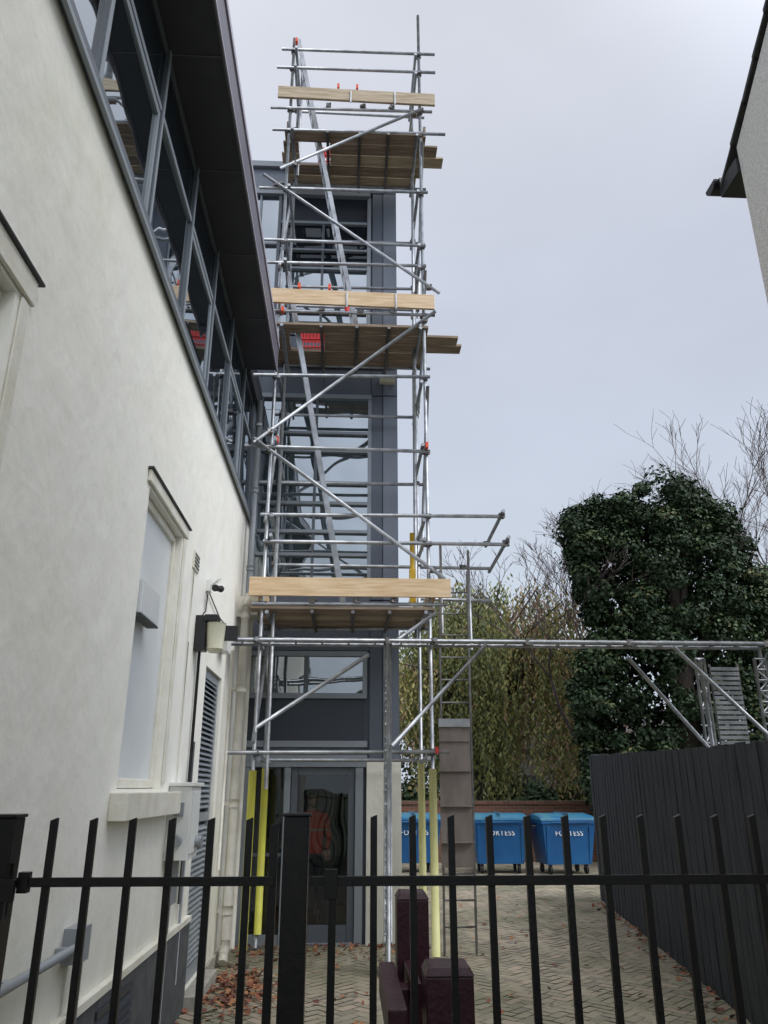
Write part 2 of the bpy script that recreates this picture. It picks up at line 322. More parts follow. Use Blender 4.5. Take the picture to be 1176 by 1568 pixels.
def pane(x0,x1,z0,z1,k,y=10.69):
    t=U(-0.005,0.005); fc.quad((x0,y+t,z0),(x1,y-t,z0),(x1,y-t,z1),(x0,y+t,z1),k)
def bar(x0,x1,z0,z1,k=3,y0=10.63,y1=10.70): fc.box(x0,x1,y0,y1,z0,z1,k)
bar(-3.22,0.76,11.95,12.06,3,10.58,10.9)
for a,b in ((-3.2,-1.80),(-1.79,-0.55),(-0.54,0.70)): bar(a,b,11.50,11.94,1,10.65,10.715)
for z0,z1 in ((2.18,4.3),(4.32,7.55),(7.57,8.55),(8.57,11.48)):
    bar(0.30,0.47,z0,z1,0,10.66,10.715); bar(0.48,0.70,z0,z1,1,10.65,10.715)
pane(-1.95,-1.30,9.4,11.35,5); pane(-1.25,0.22,10.85,11.40,2); pane(-1.25,0.22,8.65,9.88,5); pane(-1.25,0.22,9.92,10.80,7)
bar(-2.6,0.26,11.38,11.49,3,10.60,10.71); bar(0.21,0.27,8.62,11.375,3); bar(-1.30,-1.25,8.62,11.375,4)
bar(-1.245,0.205,10.80,10.85,3)
for z in (10.25,9.88,9.42,9.05): bar(-1.245,0.205,z,z+0.035,3)
bar(-0.55,-0.51,8.62,10.795,4,10.635,10.7)
bar(-2.0,-1.305,10.35,10.39,3); bar(-2.0,-1.305,9.36,9.40,3); bar(-1.62,-1.59,9.41,10.34,3,10.635,10.7); bar(-1.62,-1.59,10.40,11.37,3,10.635,10.7)
bar(-1.4,-0.45,7.57,8.04,0,10.66,10.715); bar(-0.44,0.29,7.57,8.04,0,10.66,10.715); bar(-1.4,-0.45,8.12,8.6,0,10.66,10.715); bar(-0.44,0.29,8.12,8.6,0,10.66,10.715)
bar(-1.4,0.70,8.05,8.11,3,10.62,10.71)
pane(-1.36,0.25,4.5,7.48,5)
bar(-1.40,0.30,7.48,7.55,3,10.61,10.71); bar(0.25,0.30,4.45,7.475,3); bar(-1.40,-1.36,4.45,7.475,3); bar(-1.355,0.245,4.43,4.5,3)
for z in (6.88,6.58,6.06,5.74,5.30,4.95): bar(-1.355,0.245,z,z+0.045,3)
bar(-0.56,-0.52,4.5,7.475,4,10.64,10.70)
bar(-1.4,0.29,3.6,4.42,0,10.66,10.715)
pane(-1.36,0.20,3.02,3.52,5); bar(-1.4,0.26,3.52,3.585,3); bar(-1.4,0.26,2.95,3.02,3); bar(-0.60,-0.54,3.021,3.519,4); bar(0.20,0.26,3.021,3.519,3)
pane(-1.4,0.22,2.40,2.94,2); bar(-1.42,0.27,2.32,2.40,3); bar(-1.42,0.27,2.15,2.22,3); bar(-1.42,0.24,2.225,2.315,0,10.66,10.71)
bar(-1.42,0.26,2.07,2.145,3,10.60,10.72)
bar(0.12,0.22,0.0,2.065,3,10.61,10.73); bar(-0.80,-0.72,0,2.065,3,10.61,10.73); bar(-1.32,-1.25,0,2.065,3,10.61,10.73)
fc.quad((-1.25,10.70,0.1),(-0.8,10.70,0.1),(-0.8,10.70,2.07),(-1.25,10.70,2.07),8)
bar(-1.245,-0.805,0.0,0.12,3); bar(-1.245,-0.805,1.0,1.04,4)
bar(-0.71,-0.63,0.04,2.06,4,10.64,10.71); bar(0.03,0.11,0.04,2.06,4,10.64,10.71); bar(-0.625,0.025,1.97,2.06,4,10.64,10.71); bar(-0.625,0.025,0.04,0.22,4,10.64,10.71)
fc.quad((-0.63,10.69,0.2),(0.03,10.69,0.2),(0.03,10.69,1.98),(-0.63,10.69,1.98),8)
fc.tube((-0.56,10.60,0.85),(-0.56,10.60,1.35),0.012,10,3); 
fc.box(-0.70,0.10,10.58,10.735,0,0.035,3)
bar(0.265,0.715,0,2.145,9,10.60,10.74)
fc.box(0.42,0.66,10.56,10.65,7.76,7.84,10)
fc.obj('facade',T)

# ------------------------------------------------------------ person in doorway
def make_person(name,loc,rotz):
    root=group(name); root.location=loc; root.rotation_euler=(0,0,rotz)
    V=[(0,0,0.95),(0,0,1.15),(0,0,1.38),(0,0,1.47),(0,0,1.54),
       (-0.10,0,0.90),(-0.11,-0.02,0.50),(-0.11,0.02,0.09),(-0.12,-0.13,0.04),
       (0.10,0,0.90),(0.11,-0.02,0.50),(0.11,0.02,0.09),(0.12,-0.13,0.04),
       (-0.19,0,1.42),(-0.25,0.02,1.14),(-0.22,-0.14,0.96),(0.19,0,1.42),(0.25,0.02,1.14),(0.20,-0.16,1.00)]
    E=[(0,1),(1,2),(2,3),(3,4),(0,5),(5,6),(6,7),(7,8),(0,9),(9,10),(10,11),(11,12),(2,13),(13,14),(14,15),(2,16),(16,17),(17,18)]
    Rr=[.14,.13,.15,.07,.055,.09,.065,.045,.04,.09,.065,.045,.04,.065,.05,.038,.065,.05,.038]
    me=bpy.data.meshes.new('body'); me.from_pydata(V,E,[]); o=bpy.data.objects.new('body',me); COL.objects.link(o); o.parent=root
    sk=o.modifiers.new('skin','SKIN')
    for i,r in enumerate(Rr): me.skin_vertices[0].data[i].radius=(r*(1.25 if i<3 else 1),r*0.85)
    me.skin_vertices[0].data[0].use_root=True
    sb=o.modifiers.new('sub','SUBSURF'); sb.levels=2; sb.render_levels=2
    m=bpy.data.materials.new('clothing'); m.use_nodes=True; nt=m.node_tree; b=nt.nodes['Principled BSDF']; b.inputs['Roughness'].default_value=.8
    tc=nt.nodes.new('ShaderNodeTexCoord'); sp=nt.nodes.new('ShaderNodeSeparateXYZ'); r=nt.nodes.new('ShaderNodeValToRGB'); r.color_ramp.interpolation='CONSTANT'
    dv=nt.nodes.new('ShaderNodeMath'); dv.operation='DIVIDE'; dv.inputs[1].default_value=2.0
    e=r.color_ramp.elements; e[0].position=0; e[0].color=(0.015,0.013,0.012,1); e[1].position=0.06; e[1].color=(0.02,0.022,0.04,1)
    for p_,c_ in ((0.465,(0.7,0.05,0.025,1)),(0.61,(0.35,0.33,0.3,1)),(0.625,(0.7,0.05,0.025,1)),(0.74,(0.55,0.32,0.24,1))):
        q=e.new(p_); q.color=c_
    nt.links.new(tc.outputs['Object'],sp.inputs[0]); nt.links.new(sp.outputs['Z'],dv.inputs[0]); nt.links.new(dv.outputs[0],r.inputs[0]); nt.links.new(r.outputs[0],b.inputs['Base Color'])
    me.materials.append(m)
    import bmesh
    bm=bmesh.new(); bmesh.ops.create_uvsphere(bm,u_segments=20,v_segments=16,radius=0.115)
    for v_ in bm.verts:
        v_.co.x*=0.70; v_.co.y*=0.86; v_.co.z*=1.02
        if v_.co.z<-0.03: v_.co.x*=1+ (v_.co.z+0.03)*3; 
        if v_.co.y<-0.08 and abs(v_.co.x)<0.02 and -0.035<v_.co.z<0.01: v_.co.y-=0.022
    for f_ in bm.faces:
        c_=f_.calc_center_median(); f_.smooth=True
        f_.material_index=1 if (c_.z>0.055 or (c_.y>0.015 and c_.z>-0.05)) else 0
    for sx in (-1,1):
        r_=bmesh.ops.create_uvsphere(bm,u_segments=8,v_segments=6,radius=0.011,matrix=Matrix.Translation((sx*0.030,-0.090,0.008)))
        for v_ in r_['verts']:
            for f_ in v_.link_faces: f_.material_index=1
        bmesh.ops.create_uvsphere(bm,u_segments=8,v_segments=6,radius=0.022,matrix=Matrix.Translation((sx*0.081,0.005,0.0))@Matrix.Diagonal((.35,.7,1.2,1)))
    r_=bmesh.ops.create_cube(bm,size=1,matrix=Matrix.Translation((0,-0.088,-0.052))@Matrix.Diagonal((.038,.012,.008,1)))
    hm=bpy.data.meshes.new('head'); bm.to_mesh(hm); bm.free(); hm.materials.append(M['skin']); hm.materials.append(M['hair'])
    h=bpy.data.objects.new('head',hm); h.location=(0,-0.01,1.635); COL.objects.link(h); h.parent=root
    for sx,base in ((-1,Vector((-0.22,-0.14,0.95))),(1,Vector((0.20,-0.16,0.99)))):
        hb=MB(['skin'])
        d=Vector((0,-0.45,-0.9)).normalized(); s_=Vector((1,0,0)); n_=d.cross(s_)
        rot=Matrix((s_,n_,d)).transposed()
        hb.obox(base+d*0.05,(0.075,0.028,0.09),rot)
        for k,(o_,L_) in enumerate(((-0.03,0.065),(-0.01,0.075),(0.01,0.07),(0.03,0.055))):
            a_=base+d*0.09+s_*o_; b_=a_+d*L_*0.5; c_=b_+(d+Vector((0,-0.6,0.1))).normalized()*L_*0.5
            hb.tube(a_,b_,0.009,8); hb.tube(b_,c_,0.009,8,r2=0.007)
        a_=base+d*0.03-s_*sx*0.035; hb.tube(a_,a_+(d*0.6-s_*sx*0.6).normalized()*0.055,0.010,8)
        hb.obj('hand',root,bevel=0.004)
    return root
make_person('person',(-0.47,11.6,0.03),0.15)

# ------------------------------------------------------------ scaffold
S=group('scaffold_tower')
st=MB(['steel','steeldk'])
FY,BY=9.4,10.4; XL,XR=-1.05,1.0
def jit(): return U(-0.02,0.02)
st.tube((XL-0.03,FY,0.03),(XL,FY,13.5)); st.tube((XR,FY,0.03),(XR+0.01,FY,14.15)); st.tube((XL,BY,0.03),(XL+0.02,BY,13.55)); st.tube((0.96,BY,0.03),(0.97,BY,13.3))
st.tube((XL+0.12,FY+0.12,1.8),(XL+0.10,FY+0.12,7.2)); st.tube((XR-0.12,FY+0.55,3.6),(XR-0.10,FY+0.55,7.6)); st.tube((XL+0.1,BY-0.4,11.2),(XL+0.1,BY-0.4,13.6)); st.tube((XR-0.1,BY-0.5,7.6),(XR-0.08,BY-0.5,11.2))
for (x,y) in ((XL-0.03,FY),(XR,FY),(XL,BY),(0.96,BY)): st.box(x-0.075,x+0.075,y-0.075,y+0.075,0.014,0.03,1)
def coup(x,y,z):
    rot=Matrix.Rotation(U(-0.5,0.5),3,'Z')@Matrix.Rotation(U(-0.3,0.3),3,'X')
    st.obox((x,y,z),(0.075,0.085,0.06),rot,1); st.tube((x+0.03,y-0.06,z+0.01),(x+0.03,y+0.05,z+0.01),0.011,6,1)
front=[(13.2,-1.24,1.27),(12.8,-1.30,1.27),(11.95,-1.36,1.2),(11.50,-1.31,1.40),(10.35,-1.45,1.1),(9.38,-1.33,1.05),(9.0,-1.28,1.05),(8.17,-1.15,1.16),(7.15,-1.44,1.07),(6.05,-1.41,1.03),(5.12,-1.15,1.99),(4.75,-1.10,2.02),(3.95,-1.2,1.22),(2.2,-1.44,1.2)]
yo=FY-0.055
for z,a,b in front:
    e=jit(); st.tube((a,yo,z-e),(b,yo,z+e)); coup(XL,FY-0.02,z-e*.8); coup(XR,FY-0.02,z+e*.8)
back=[(13.05,-1.2,1.2),(12.6,-1.2,1.15),(11.45,-1.3,1.2),(10.3,-1.2,1.15),(9.4,-1.1,1.05),(9.02,-1.1,1.05),(7.95,-1.2,1.2),(7.1,-1.2,1.0),(6.0,-1.33,1.05),(5.1,-1.15,1.95),(4.75,-1.1,2.0),(3.86,-1.15,1.15),(2.15,-1.1,1.1),(4.28,1.0,1.98)]
yb=BY+0.055
for z,a,b in back:
    e=jit(); st.tube((a,yb,z-e),(b,yb,z+e)); 
    if a<0: coup(XL,BY+0.02,z); coup(0.96,BY+0.02,z)
for z in (13.1,12.7,11.40,10.3,9.3,8.95,7.88,7.05,6.1,5.05,4.8,3.82,2.12):
    st.tube((XL+0.055,FY-0.18,z+jit()),(XL+0.055,BY+0.15,z)); st.tube((XR-0.055,FY-0.15,z+jit()),(XR-0.055,BY+0.2,z))
for zd in (3.84,7.90,11.42):
    for x in (-0.45,0.05,0.5): st.tube((x,FY-0.12,zd),(x,BY+0.15,zd),0.024,10,1)
yd=FY-0.10
for x0,z0,x1,z1 in ((-1.15,10.68,1.05,11.98),(-1.39,10.55,1.23,8.51),(-1.29,6.10,1.16,8.20),(-1.29,6.16,1.2,4.27),(0.48,3.42,1.08,3.85)):
    st.tube((x0,yd,z0),(x1,yd,z1)); coup(x0+0.2,yd+0.03,z0+(z1-z0)*0.2/(x1-x0)); coup(x1-0.15,yd+0.03,z1-(z1-z0)*0.15/(x1-x0))
for x,z0,z1 in ((XR+0.03,7.0,5.0),(XR+0.03,11.3,8.9),(XL-0.03,8.9,11.2),(XL-0.03,5.0,7.1),(XR+0.03,8.9,7.2),(XL-0.03,2.3,3.8)):
    st.tube((x,FY-0.1,z0),(x,BY+0.12,z1))
st.tube((1.96,FY-0.2,5.16),(1.96,BY+0.15,5.10)); st.tube((2.0,FY-0.25,4.79),(2.0,BY+0.2,4.73))
st.tube((1.22,9.9,3.7),(1.22,9.9,4.9),0.018); st.tube((1.60,9.95,3.5),(1.60,9.95,4.85),0.018)
coup(1.96,FY-0.05,5.14); coup(2.0,FY-0.05,4.77); coup(1.96,BY+0.05,5.11); coup(1.6,BY+0.03,4.75)
for x in (-0.45,0.1,0.55):
    for z in (3.99,8.2,12.0): coup(x,FY-0.06,z)
st.obj('tubes',S)
dk=MB(['board','pineold','steeldk'])
for zi,zd in enumerate((3.88,7.945,11.465)):
    for k in range(5):
        y0=FY-0.06+k*0.232; y1=y0+0.215
        a,b=-1.17+U(-.05,.05),1.06+U(-.06,.05)
        if k==2 and zi>0: b=1.60 if zi==1 else 1.42
        if k==1 and zi>0: b=1.52 if zi==1 else 1.30
        e=U(0,0.008); kk=random.choice([0,0,0,1]) if zi<2 else random.choice([0,1])
        if k in (1,2) and zi>0:
            dk.box(a,-0.92,y0,y1,zd+e,zd+0.038+e,kk); dk.box(-0.42,b,y0,y1,zd+e,zd+0.038+e,kk)
        else: dk.box(a,b,y0,y1,zd+e,zd+0.038+e,kk)
dk.box(-1.10,-1.06,FY+0.02,BY,11.52,11.74,0)
dk.box(1.06,1.10,FY+0.02,BY-0.1,11.52,11.74,0)
dk.box(-1.02,1.02,BY-0.02,BY+0.018,8.0,8.22,0); dk.box(-1.02,1.02,BY-0.02,BY+0.018,11.52,11.74,0); dk.box(-1.02,1.02,BY-0.02,BY+0.018,3.93,4.15,0)
dk.obj('decks',S,bevel=0.004)
tbm=MB(['pine','pineold','steel'])
tbm.box(-1.23,1.26,FY-0.135,FY-0.095,4.03,4.265,0); tbm.box(1.04,1.08,FY-0.09,BY,4.04,4.26,0)
tbm.box(-1.13,-1.09,FY-0.09,BY,4.04,4.26,0)
tbm.hexa([(-1.19,FY-0.135,8.265),(1.15,FY-0.135,8.22),(1.15,FY-0.095,8.22),(-1.19,FY-0.095,8.265),(-1.19,FY-0.135,8.50),(1.15,FY-0.135,8.455),(1.15,FY-0.095,8.455),(-1.19,FY-0.095,8.50)],0)
tbm.hexa([(-1.25,FY-0.135,12.08),(1.24,FY-0.135,12.03),(1.24,FY-0.095,12.03),(-1.25,FY-0.095,12.08),(-1.25,FY-0.135,12.31),(1.24,FY-0.135,12.26),(1.24,FY-0.095,12.26),(-1.25,FY-0.095,12.31)],1)
for x in (-0.1,0.6):
    for z in (8.2,12.0): tbm.box(x-0.012,x+0.012,FY-0.15,FY-0.137,z,z+0.25,2)
tbm.obj('toe_boards',S,bevel=0.004)
sg=MB(['red','orange','yellow','paleyellow','ochre'])
for zb,xa,xb in ((8.05,-0.82,-0.20),(11.68,-0.64,-0.22)):
    for z in (zb,zb+0.14,zb+0.28,zb+0.42): sg.tube((xa,BY-0.1,z),(xb,BY-0.1,z),0.013,8,0)
    n=12
    for i in range(n+1): sg.tube((xa+(xb-xa)*i/n,BY-0.1,zb),(xa+(xb-xa)*i/n,BY-0.1,zb+0.42),0.006,6,0)
    sg.box(xa,xb,BY-0.095,BY-0.09,zb+0.22,zb+0.42,0)
for x,z in ((-0.78,8.52),(-0.35,8.51),(-1.0,8.12),(-0.3,12.32),(0.0,12.32),(-1.0,13.28),(1.0,6.06),(-0.98,6.1)): sg.box(x-0.018,x+0.018,FY-0.14,FY-0.06,z,z+0.08,1)
sg.tube((-0.10,FY+0.5,8.55),(-0.10,FY+0.5,8.85),0.035,10,0)
sg.tube((XL-0.03,FY,0.17),(XL-0.026,FY,2.0),0.045,14,2); sg.tube((XL+0.02,BY,0.17),(XL+0.02,BY,2.05),0.045,14,2)
sg.tube((XR,FY,0.10),(XR,FY,2.02),0.045,14,3); sg.tube((0.96,BY,0.10),(0.96,BY,2.15),0.045,14,3)
sg.tube((0.82,FY+0.3,4.05),(0.82,FY+0.3,5.0),0.03,12,4); sg.box(0.78,0.86,FY+0.26,FY+0.34,4.05,4.5,4)
sg.box(1.03,1.06,FY-0.1,FY-0.06,2.19,2.26,0)
sg.obj('safety_parts',S)
def ladder(name,p,q,wdir,width,parent,pitch=0.25,mt='alu',st_=(0.028,0.065),rr=0.014):
    p=Vector(p);q=Vector(q);wd=Vector(wdir)*width/2; L=MB([mt])
    d=(q-p); n=d.cross(Vector(wdir)).normalized(); dn=d.normalized(); rot=Matrix((Vector(wdir),n,dn)).transposed()
    for s in (-1,1): L.obox((p+q)/2+wd*s,(st_[0],st_[1],d.length),rot)
    k=int(d.length/pitch)
    for i in range(1,k): L.tube(p+dn*pitch*i-wd,p+dn*pitch*i+wd,rr,8)
    return L.obj(name,parent)
ladder('inner_ladder',(-0.06,9.75,3.97),(-0.98,9.75,9.0),(0,1,0),0.36,S)
ladder('inner_ladder',(0.06,9.75,8.02),(-1.0,9.75,13.7),(0,1,0),0.36,S)

LD=group('access_ladder')
ladder('ladder_frame',(1.34,9.95,0.02),(1.36,9.75,4.5),(1,0,0),0.37,LD,mt='dull',st_=(0.022,0.05),rr=0.011,pitch=0.28)
lg=MB(['ply','alu']); 
lg.hexa([(1.135,9.87,0.93),(1.515,9.87,0.93),(1.515,9.885,0.93),(1.135,9.885,0.93),(1.135,9.81,2.52),(1.515,9.81,2.52),(1.515,9.825,2.52),(1.135,9.825,2.52)],0)
lg.box(1.13,1.52,9.79,9.84,2.522,2.62,1)
for z in (1.2,1.6,2.0,2.35): lg.box(1.14,1.51,9.80,9.86-(z-.93)*.03,z,z+0.012,0)
lg.obj('ladder_guard',LD)

# ------------------------------------------------------------ gantry (ladder beams)
G=group('scaffold_gantry')
gt=MB(['steel','steeldk','alu'])
def lbeam(p,q,off,pitch=0.3,zig=False,r=0.022):
    p=Vector(p);q=Vector(q);o=Vector(off); gt.tube(p,q,r); gt.tube(p+o,q+o,r)
    d=q-p; n=int(d.length/pitch); dn=d.normalized()*d.length/n
    for i in range(n+1):
        a=p+dn*i
        gt.tube(a,a+o,0.012,6)
        if zig and i<n: gt.tube(a if i%2 else a+o, a+dn+(o if i%2 else Vector((0,0,0))),0.010,6)
lbeam((-1.56,8.90,3.42),(5.0,8.90,3.42),(0,0.30,0),0.3)
for i in range(44):
    x=-1.5+i*0.148
    gt.box(x,x+0.125,8.93,9.17,3.445,3.455,1 if i%5 else 2)
lbeam((0.46,8.90,0.02),(0.46,8.90,3.40),(0.0,0.28,0),0.16,True)
lbeam((0.425,9.02,0.3),(0.425,9.02,3.40),(0.07,0,0),0.07,True,0.011)
lbeam((5.02,8.9,0.02),(5.02,8.9,3.42),(0.0,0.3,0),0.2,True)
lbeam((4.80,8.95,0.02),(4.80,8.95,3.25),(0.14,0,0),0.12,True,0.018)
lbeam((4.52,9.9,0.02),(4.52,9.9,3.4),(0.12,0,0),0.2,True,0.018)
for a,b in (((0.5,8.85,2.25),(1.60,8.85,3.38)),((-1.0,8.85,2.44),(0.24,8.85,3.25)),((3.80,8.85,3.37),(5.0,8.85,2.14)),((3.37,9.2,3.30),(4.45,9.7,2.28)),((-1.5,9.15,2.2),(-1.5,9.15,3.4))):
    gt.tube(a,b)
gt.tube((4.30,9.3,3.30),(4.6,9.9,2.0)); 
for i in range(16): gt.box(4.45,4.80,9.35,9.36,2.3+i*0.058,2.34+i*0.058,0)
gt.box(4.44,4.46,9.361,9.375,2.25,3.25,1); gt.box(4.79,4.81,9.361,9.375,2.25,3.25,1)
for x in (0.46,-1.05,1.0,4.95,3.3,2.1): gt.obox((x,8.93,3.42),(0.08,0.10,0.07),Matrix.Rotation(0.2,3,'Z'),1)
gt.tube((-1.05,8.85,3.42),(-1.05,9.5,3.42)); gt.tube((1.0,8.8,3.42),(1.0,9.5,3.42))
gt.box(0.36,0.56,8.82,9.26,0.014,0.035,1)
gt.obj('ladder_beams',G)

# ------------------------------------------------------------ gate
def sq_bar(mb,x,y,z0,z1,s=0.010,k=0):
    mb.hexa([(x-s,y-s,z0),(x+s,y-s,z0),(x+s,y+s,z0),(x-s,y+s,z0),(x-s,y-s,z1-0.003),(x+s,y-s,z1+0.005),(x+s,y+s,z1+0.005),(x-s,y+s,z1-0.003)],k)
GT=group('metal_gate'); gy=2.5
a=MB(['black'])
for x in (-0.862,-0.747,-0.632,-0.516,-0.401,-0.287): sq_bar(a,x,gy,0.06,1.715)
a.box(-0.96,-0.205,gy-0.022,gy-0.0105,1.535,1.56); a.box(-0.96,-0.205,gy-0.022,gy-0.0105,0.16,0.20); sq_bar(a,-0.212,gy,0.06,1.70,0.012)
a.box(-0.935,-0.905,gy-0.03,gy+0.0,1.52,1.575)
a.obj('left_leaf',GT,bevel=0.0015)
a=MB(['black'])
xs=[0.085+0.1165*i for i in range(12)]
for x in xs: sq_bar(a,x,gy,0.06,1.722)
sq_bar(a,-0.035,gy,0.06,1.56,0.011)
a.box(-0.10,1.45,gy-0.022,gy-0.0105,1.533,1.560); a.box(-0.10,1.45,gy-0.022,gy-0.0105,0.16,0.20)
a.box(-0.06,-0.02,gy-0.03,gy-0.023,1.50,1.58)
a.tube((-0.115,gy-0.03,1.06),(-0.02,gy-0.03,1.06),0.010,8)
a.obj('right_leaf',GT,bevel=0.0015)
a=MB(['black'])
a.box(-0.182,-0.108,gy-0.037,gy+0.037,0,1.722); a.box(-0.187,-0.103,gy-0.042,gy+0.042,1.7225,1.732)
a.box(-1.045,-0.962,gy-0.04,gy+0.04,0,1.72); a.box(-1.05,-0.957,gy-0.045,gy+0.045,1.7205,1.73); a.box(1.47,1.55,gy-0.04,gy+0.04,0,1.74)
a.box(-0.99,-0.93,gy-0.06,gy-0.041,1.50,1.56); a.tube((-0.95,gy-0.05,1.46),(-0.95,gy-0.05,1.60),0.009,8)
a.box(-0.25,-0.18,gy-0.06,gy-0.04,1.06,1.09); a.tube((-0.30,gy-0.05,1.075),(-0.16,gy-0.05,1.075),0.009,8)
a.obj('gate_posts',GT,bevel=0.003)

TP=group('timber_post_barrier')
a=MB(['maroon'])
def capped(x0,x1,y0,y1,zt):
    a.box(x0,x1,y0,y1,0,zt-0.03); c=0.012
    a.hexa([(x0-.004,y0-.004,zt-0.0295),(x1+.004,y0-.004,zt-0.0295),(x1+.004,y1+.004,zt-0.0295),(x0-.004,y1+.004,zt-0.0295),(x0+c,y0+c,zt),(x1-c,y0+c,zt),(x1-c,y1-c,zt),(x0+c,y1-c,zt)])
capped(0.215,0.345,3.5,3.63,1.40); capped(0.275,0.435,2.92,3.08,1.24)
a.box(0.24,0.275,3.085,3.495,1.08,1.16); a.box(0.14,0.20,2.75,3.45,1.05,1.16); a.box(0.201,0.24,3.2,3.3,1.05,1.12)
a.obj('posts_and_rail',TP,bevel=0.005)

# ------------------------------------------------------------ fence right
F_=group('timber_fence'); a=MB(['fence'])
p1=Vector((4.42,14.56,0)); 
p0=Vector((3.32,7.16,0))-(p1-Vector((3.32,7.16,0)))*0.5
d=p1-p0; L=d.length; dn=d.normalized(); nn=Vector((dn.y,-dn.x,0)); n=int(L/0.13)
rot=Matrix.Rotation(math.atan2(dn.y,dn.x),3,'Z')
for i in range(n):
    t=(i+0.5)/n; c=p0+d*t; h=2.15+0.22*max(0,(t-0.3)/0.7)+U(-0.012,0.012)
    off=U(-0.003,0.003)+(0.007 if i%2 else 0)
    a.obox(c+nn*off+Vector((0,0,h/2)),(0.124,0.016,h),rot)
for z in (0.4,1.2,1.95): a.obox((p0+p1)/2+nn*0.06+Vector((0,0,z)),(L,0.05,0.09),rot)
for i in range(9): a.obox(p0+d*(i/8)+nn*0.09+Vector((0,0,1.05)),(0.1,0.1,2.1),rot)
for i in range(6): a.obox(p1+Vector((0.1+i*0.112,0.02,1.2)),(0.105,0.018,2.4+U(-.02,.02)),Matrix.Identity(3))
a.obj('fence_boards',F_,bevel=0.002)

# ------------------------------------------------------------ bins
def text_mesh(body,size,matn,loc,rot,parent):
    c=bpy.data.curves.new('lbl','FONT'); c.body=body; c.size=size; c.align_x='CENTER'; c.extrude=0.002; c.space_character=1.15
    o=bpy.data.objects.new('lbl_tmp',c); COL.objects.link(o); bpy.context.view_layer.update()
    me=bpy.data.meshes.new_from_object(o.evaluated_get(bpy.context.evaluated_depsgraph_get())); bpy.data.objects.remove(o)
    me.materials.clear(); me.materials.append(M[matn])
    t=bpy.data.objects.new('label',me); COL.objects.link(t); t.parent=parent; t.location=loc; t.rotation_euler=rot
def wbin(x,y,w,rz,sc=1.0,label=True):
    root=group('wheelie_bin'); root.location=(x,y,0.012); root.rotation_euler=(0,0,rz); root.scale=(sc,)*3
    b=MB(['blue','bluelid','rubber','white','steeldk']); h=w/2; d=0.5
    b.hexa([(-h+.10,-d+.12,.2),(h-.10,-d+.12,.2),(h-.10,d-.12,.2),(-h+.10,d-.12,.2),(-h,-d,1.05),(h,-d,1.05),(h,d,1.05),(-h,d,1.05)],0)
    b.box(-h-.03,h+.03,-d-.03,d+.03,1.051,1.115,0)
    for s in (-1,1):
        b.hexa([(s*h*.80-.03,-d+.10,.24),(s*h*.80+.03,-d+.10,.24),(s*h*.80+.03,-d+.16,.24),(s*h*.80-.03,-d+.16,.24),(s*h*.80-.03,-d-.018,1.0),(s*h*.80+.03,-d-.018,1.0),(s*h*.80+.03,-d+.02,1.0),(s*h*.80-.03,-d+.02,1.0)],0)
    prof=[(-d-.04,1.118),(-d-.03,1.17),(-d*.6,1.235),(0,1.265),(d*.6,1.245),(d+.03,1.18),(d+.04,1.118)]
    n=len(b.v)
    for xx in (-h-.04,-h+.06,h-.06,h+.04):
        for (py,pz) in prof: b.v.append((xx,py,pz-(0.03 if abs(xx)>h else 0)*(pz>1.12)))
    m=len(prof)
    for i in range(3):
        for j in range(m-1):
            b.f.append((n+i*m+j,n+i*m+j+1,n+(i+1)*m+j+1,n+(i+1)*m+j)); b.m.append(1); b.sm.append(False)
    b.f.append(tuple(n+j for j in range(m))); b.m.append(1); b.sm.append(False); b.f.append(tuple(n+3*m+j for j in range(m))); b.m.append(1); b.sm.append(False)
    b.box(-0.02,0.02,-d-.02,d-.1,1.24,1.285,1)
    for sx in (-1,1):
        b.tube((sx*(h+.0),0,.98),(sx*(h+.09),0,.98),0.025,10,4)
        b.box(sx*h-.02,sx*h+.02,-d+.1,-d+.2,1.02,1.2,0)
        for sy in (-1,1):
            cx,cy=sx*(h-.2),sy*(d-.22)
            b.tube((cx-.022,cy,.095),(cx+.022,cy,.095),0.095,16,2); b.box(cx-.04,cx+.04,cy-.03,cy+.03,.12,.21,4)
    b.tube((-h+.2,-d-.07,1.08),(h-.2,-d-.07,1.08),0.015,8,0)
    b.obj('bin_body',root,bevel=0.012)
    if label: text_mesh('FORTESS',0.15,'white',(0,-d+.012,0.80),(math.radians(90-8),0,0),root)
wbin(3.52,19.2,1.24,-0.03); wbin(4.98,19.0,1.24,0.10); wbin(1.55,19.5,1.24,0.05)
# ------------------------------------------------------------ back wall
bm_=bpy.data.materials.new('red_brick'); bm_.use_nodes=True; nt=bm_.node_tree; b=nt.nodes['Principled BSDF']; b.inputs['Roughness'].default_value=.9
tc=nt.nodes.new('ShaderNodeTexCoord'); mp=nt.nodes.new('ShaderNodeMapping'); mp.inputs['Rotation'].default_value=(math.radians(90),0,0)
bt=nt.nodes.new('ShaderNodeTexBrick'); bt.inputs['Scale'].default_value=1; bt.inputs['Brick Width'].default_value=.225; bt.inputs['Row Height'].default_value=.075; bt.inputs['Mortar Size'].default_value=.006
bt.inputs['Color1'].default_value=(0.22,0.09,0.055,1); bt.inputs['Color2'].default_value=(0.14,0.065,0.04,1); bt.inputs['Mortar'].default_value=(0.2,0.18,0.15,1)
nt.links.new(tc.outputs['Object'],mp.inputs[0]); nt.links.new(mp.outputs[0],bt.inputs[0]); nt.links.new(bt.outputs[0],b.inputs['Base Color'])
a=MB([bm_,'concrete']); a.box(0.4,9,21.8,22.05,0,1.42,0); a.box(0.35,9.05,21.76,22.09,1.421,1.50,0); a.obj('brick_wall')
sm_=mat('stone_wall_stone',(0.22,0.21,0.19),0.9,col2=(0.12,0.12,0.11),scale=4,bump=0.8,bscale=8)
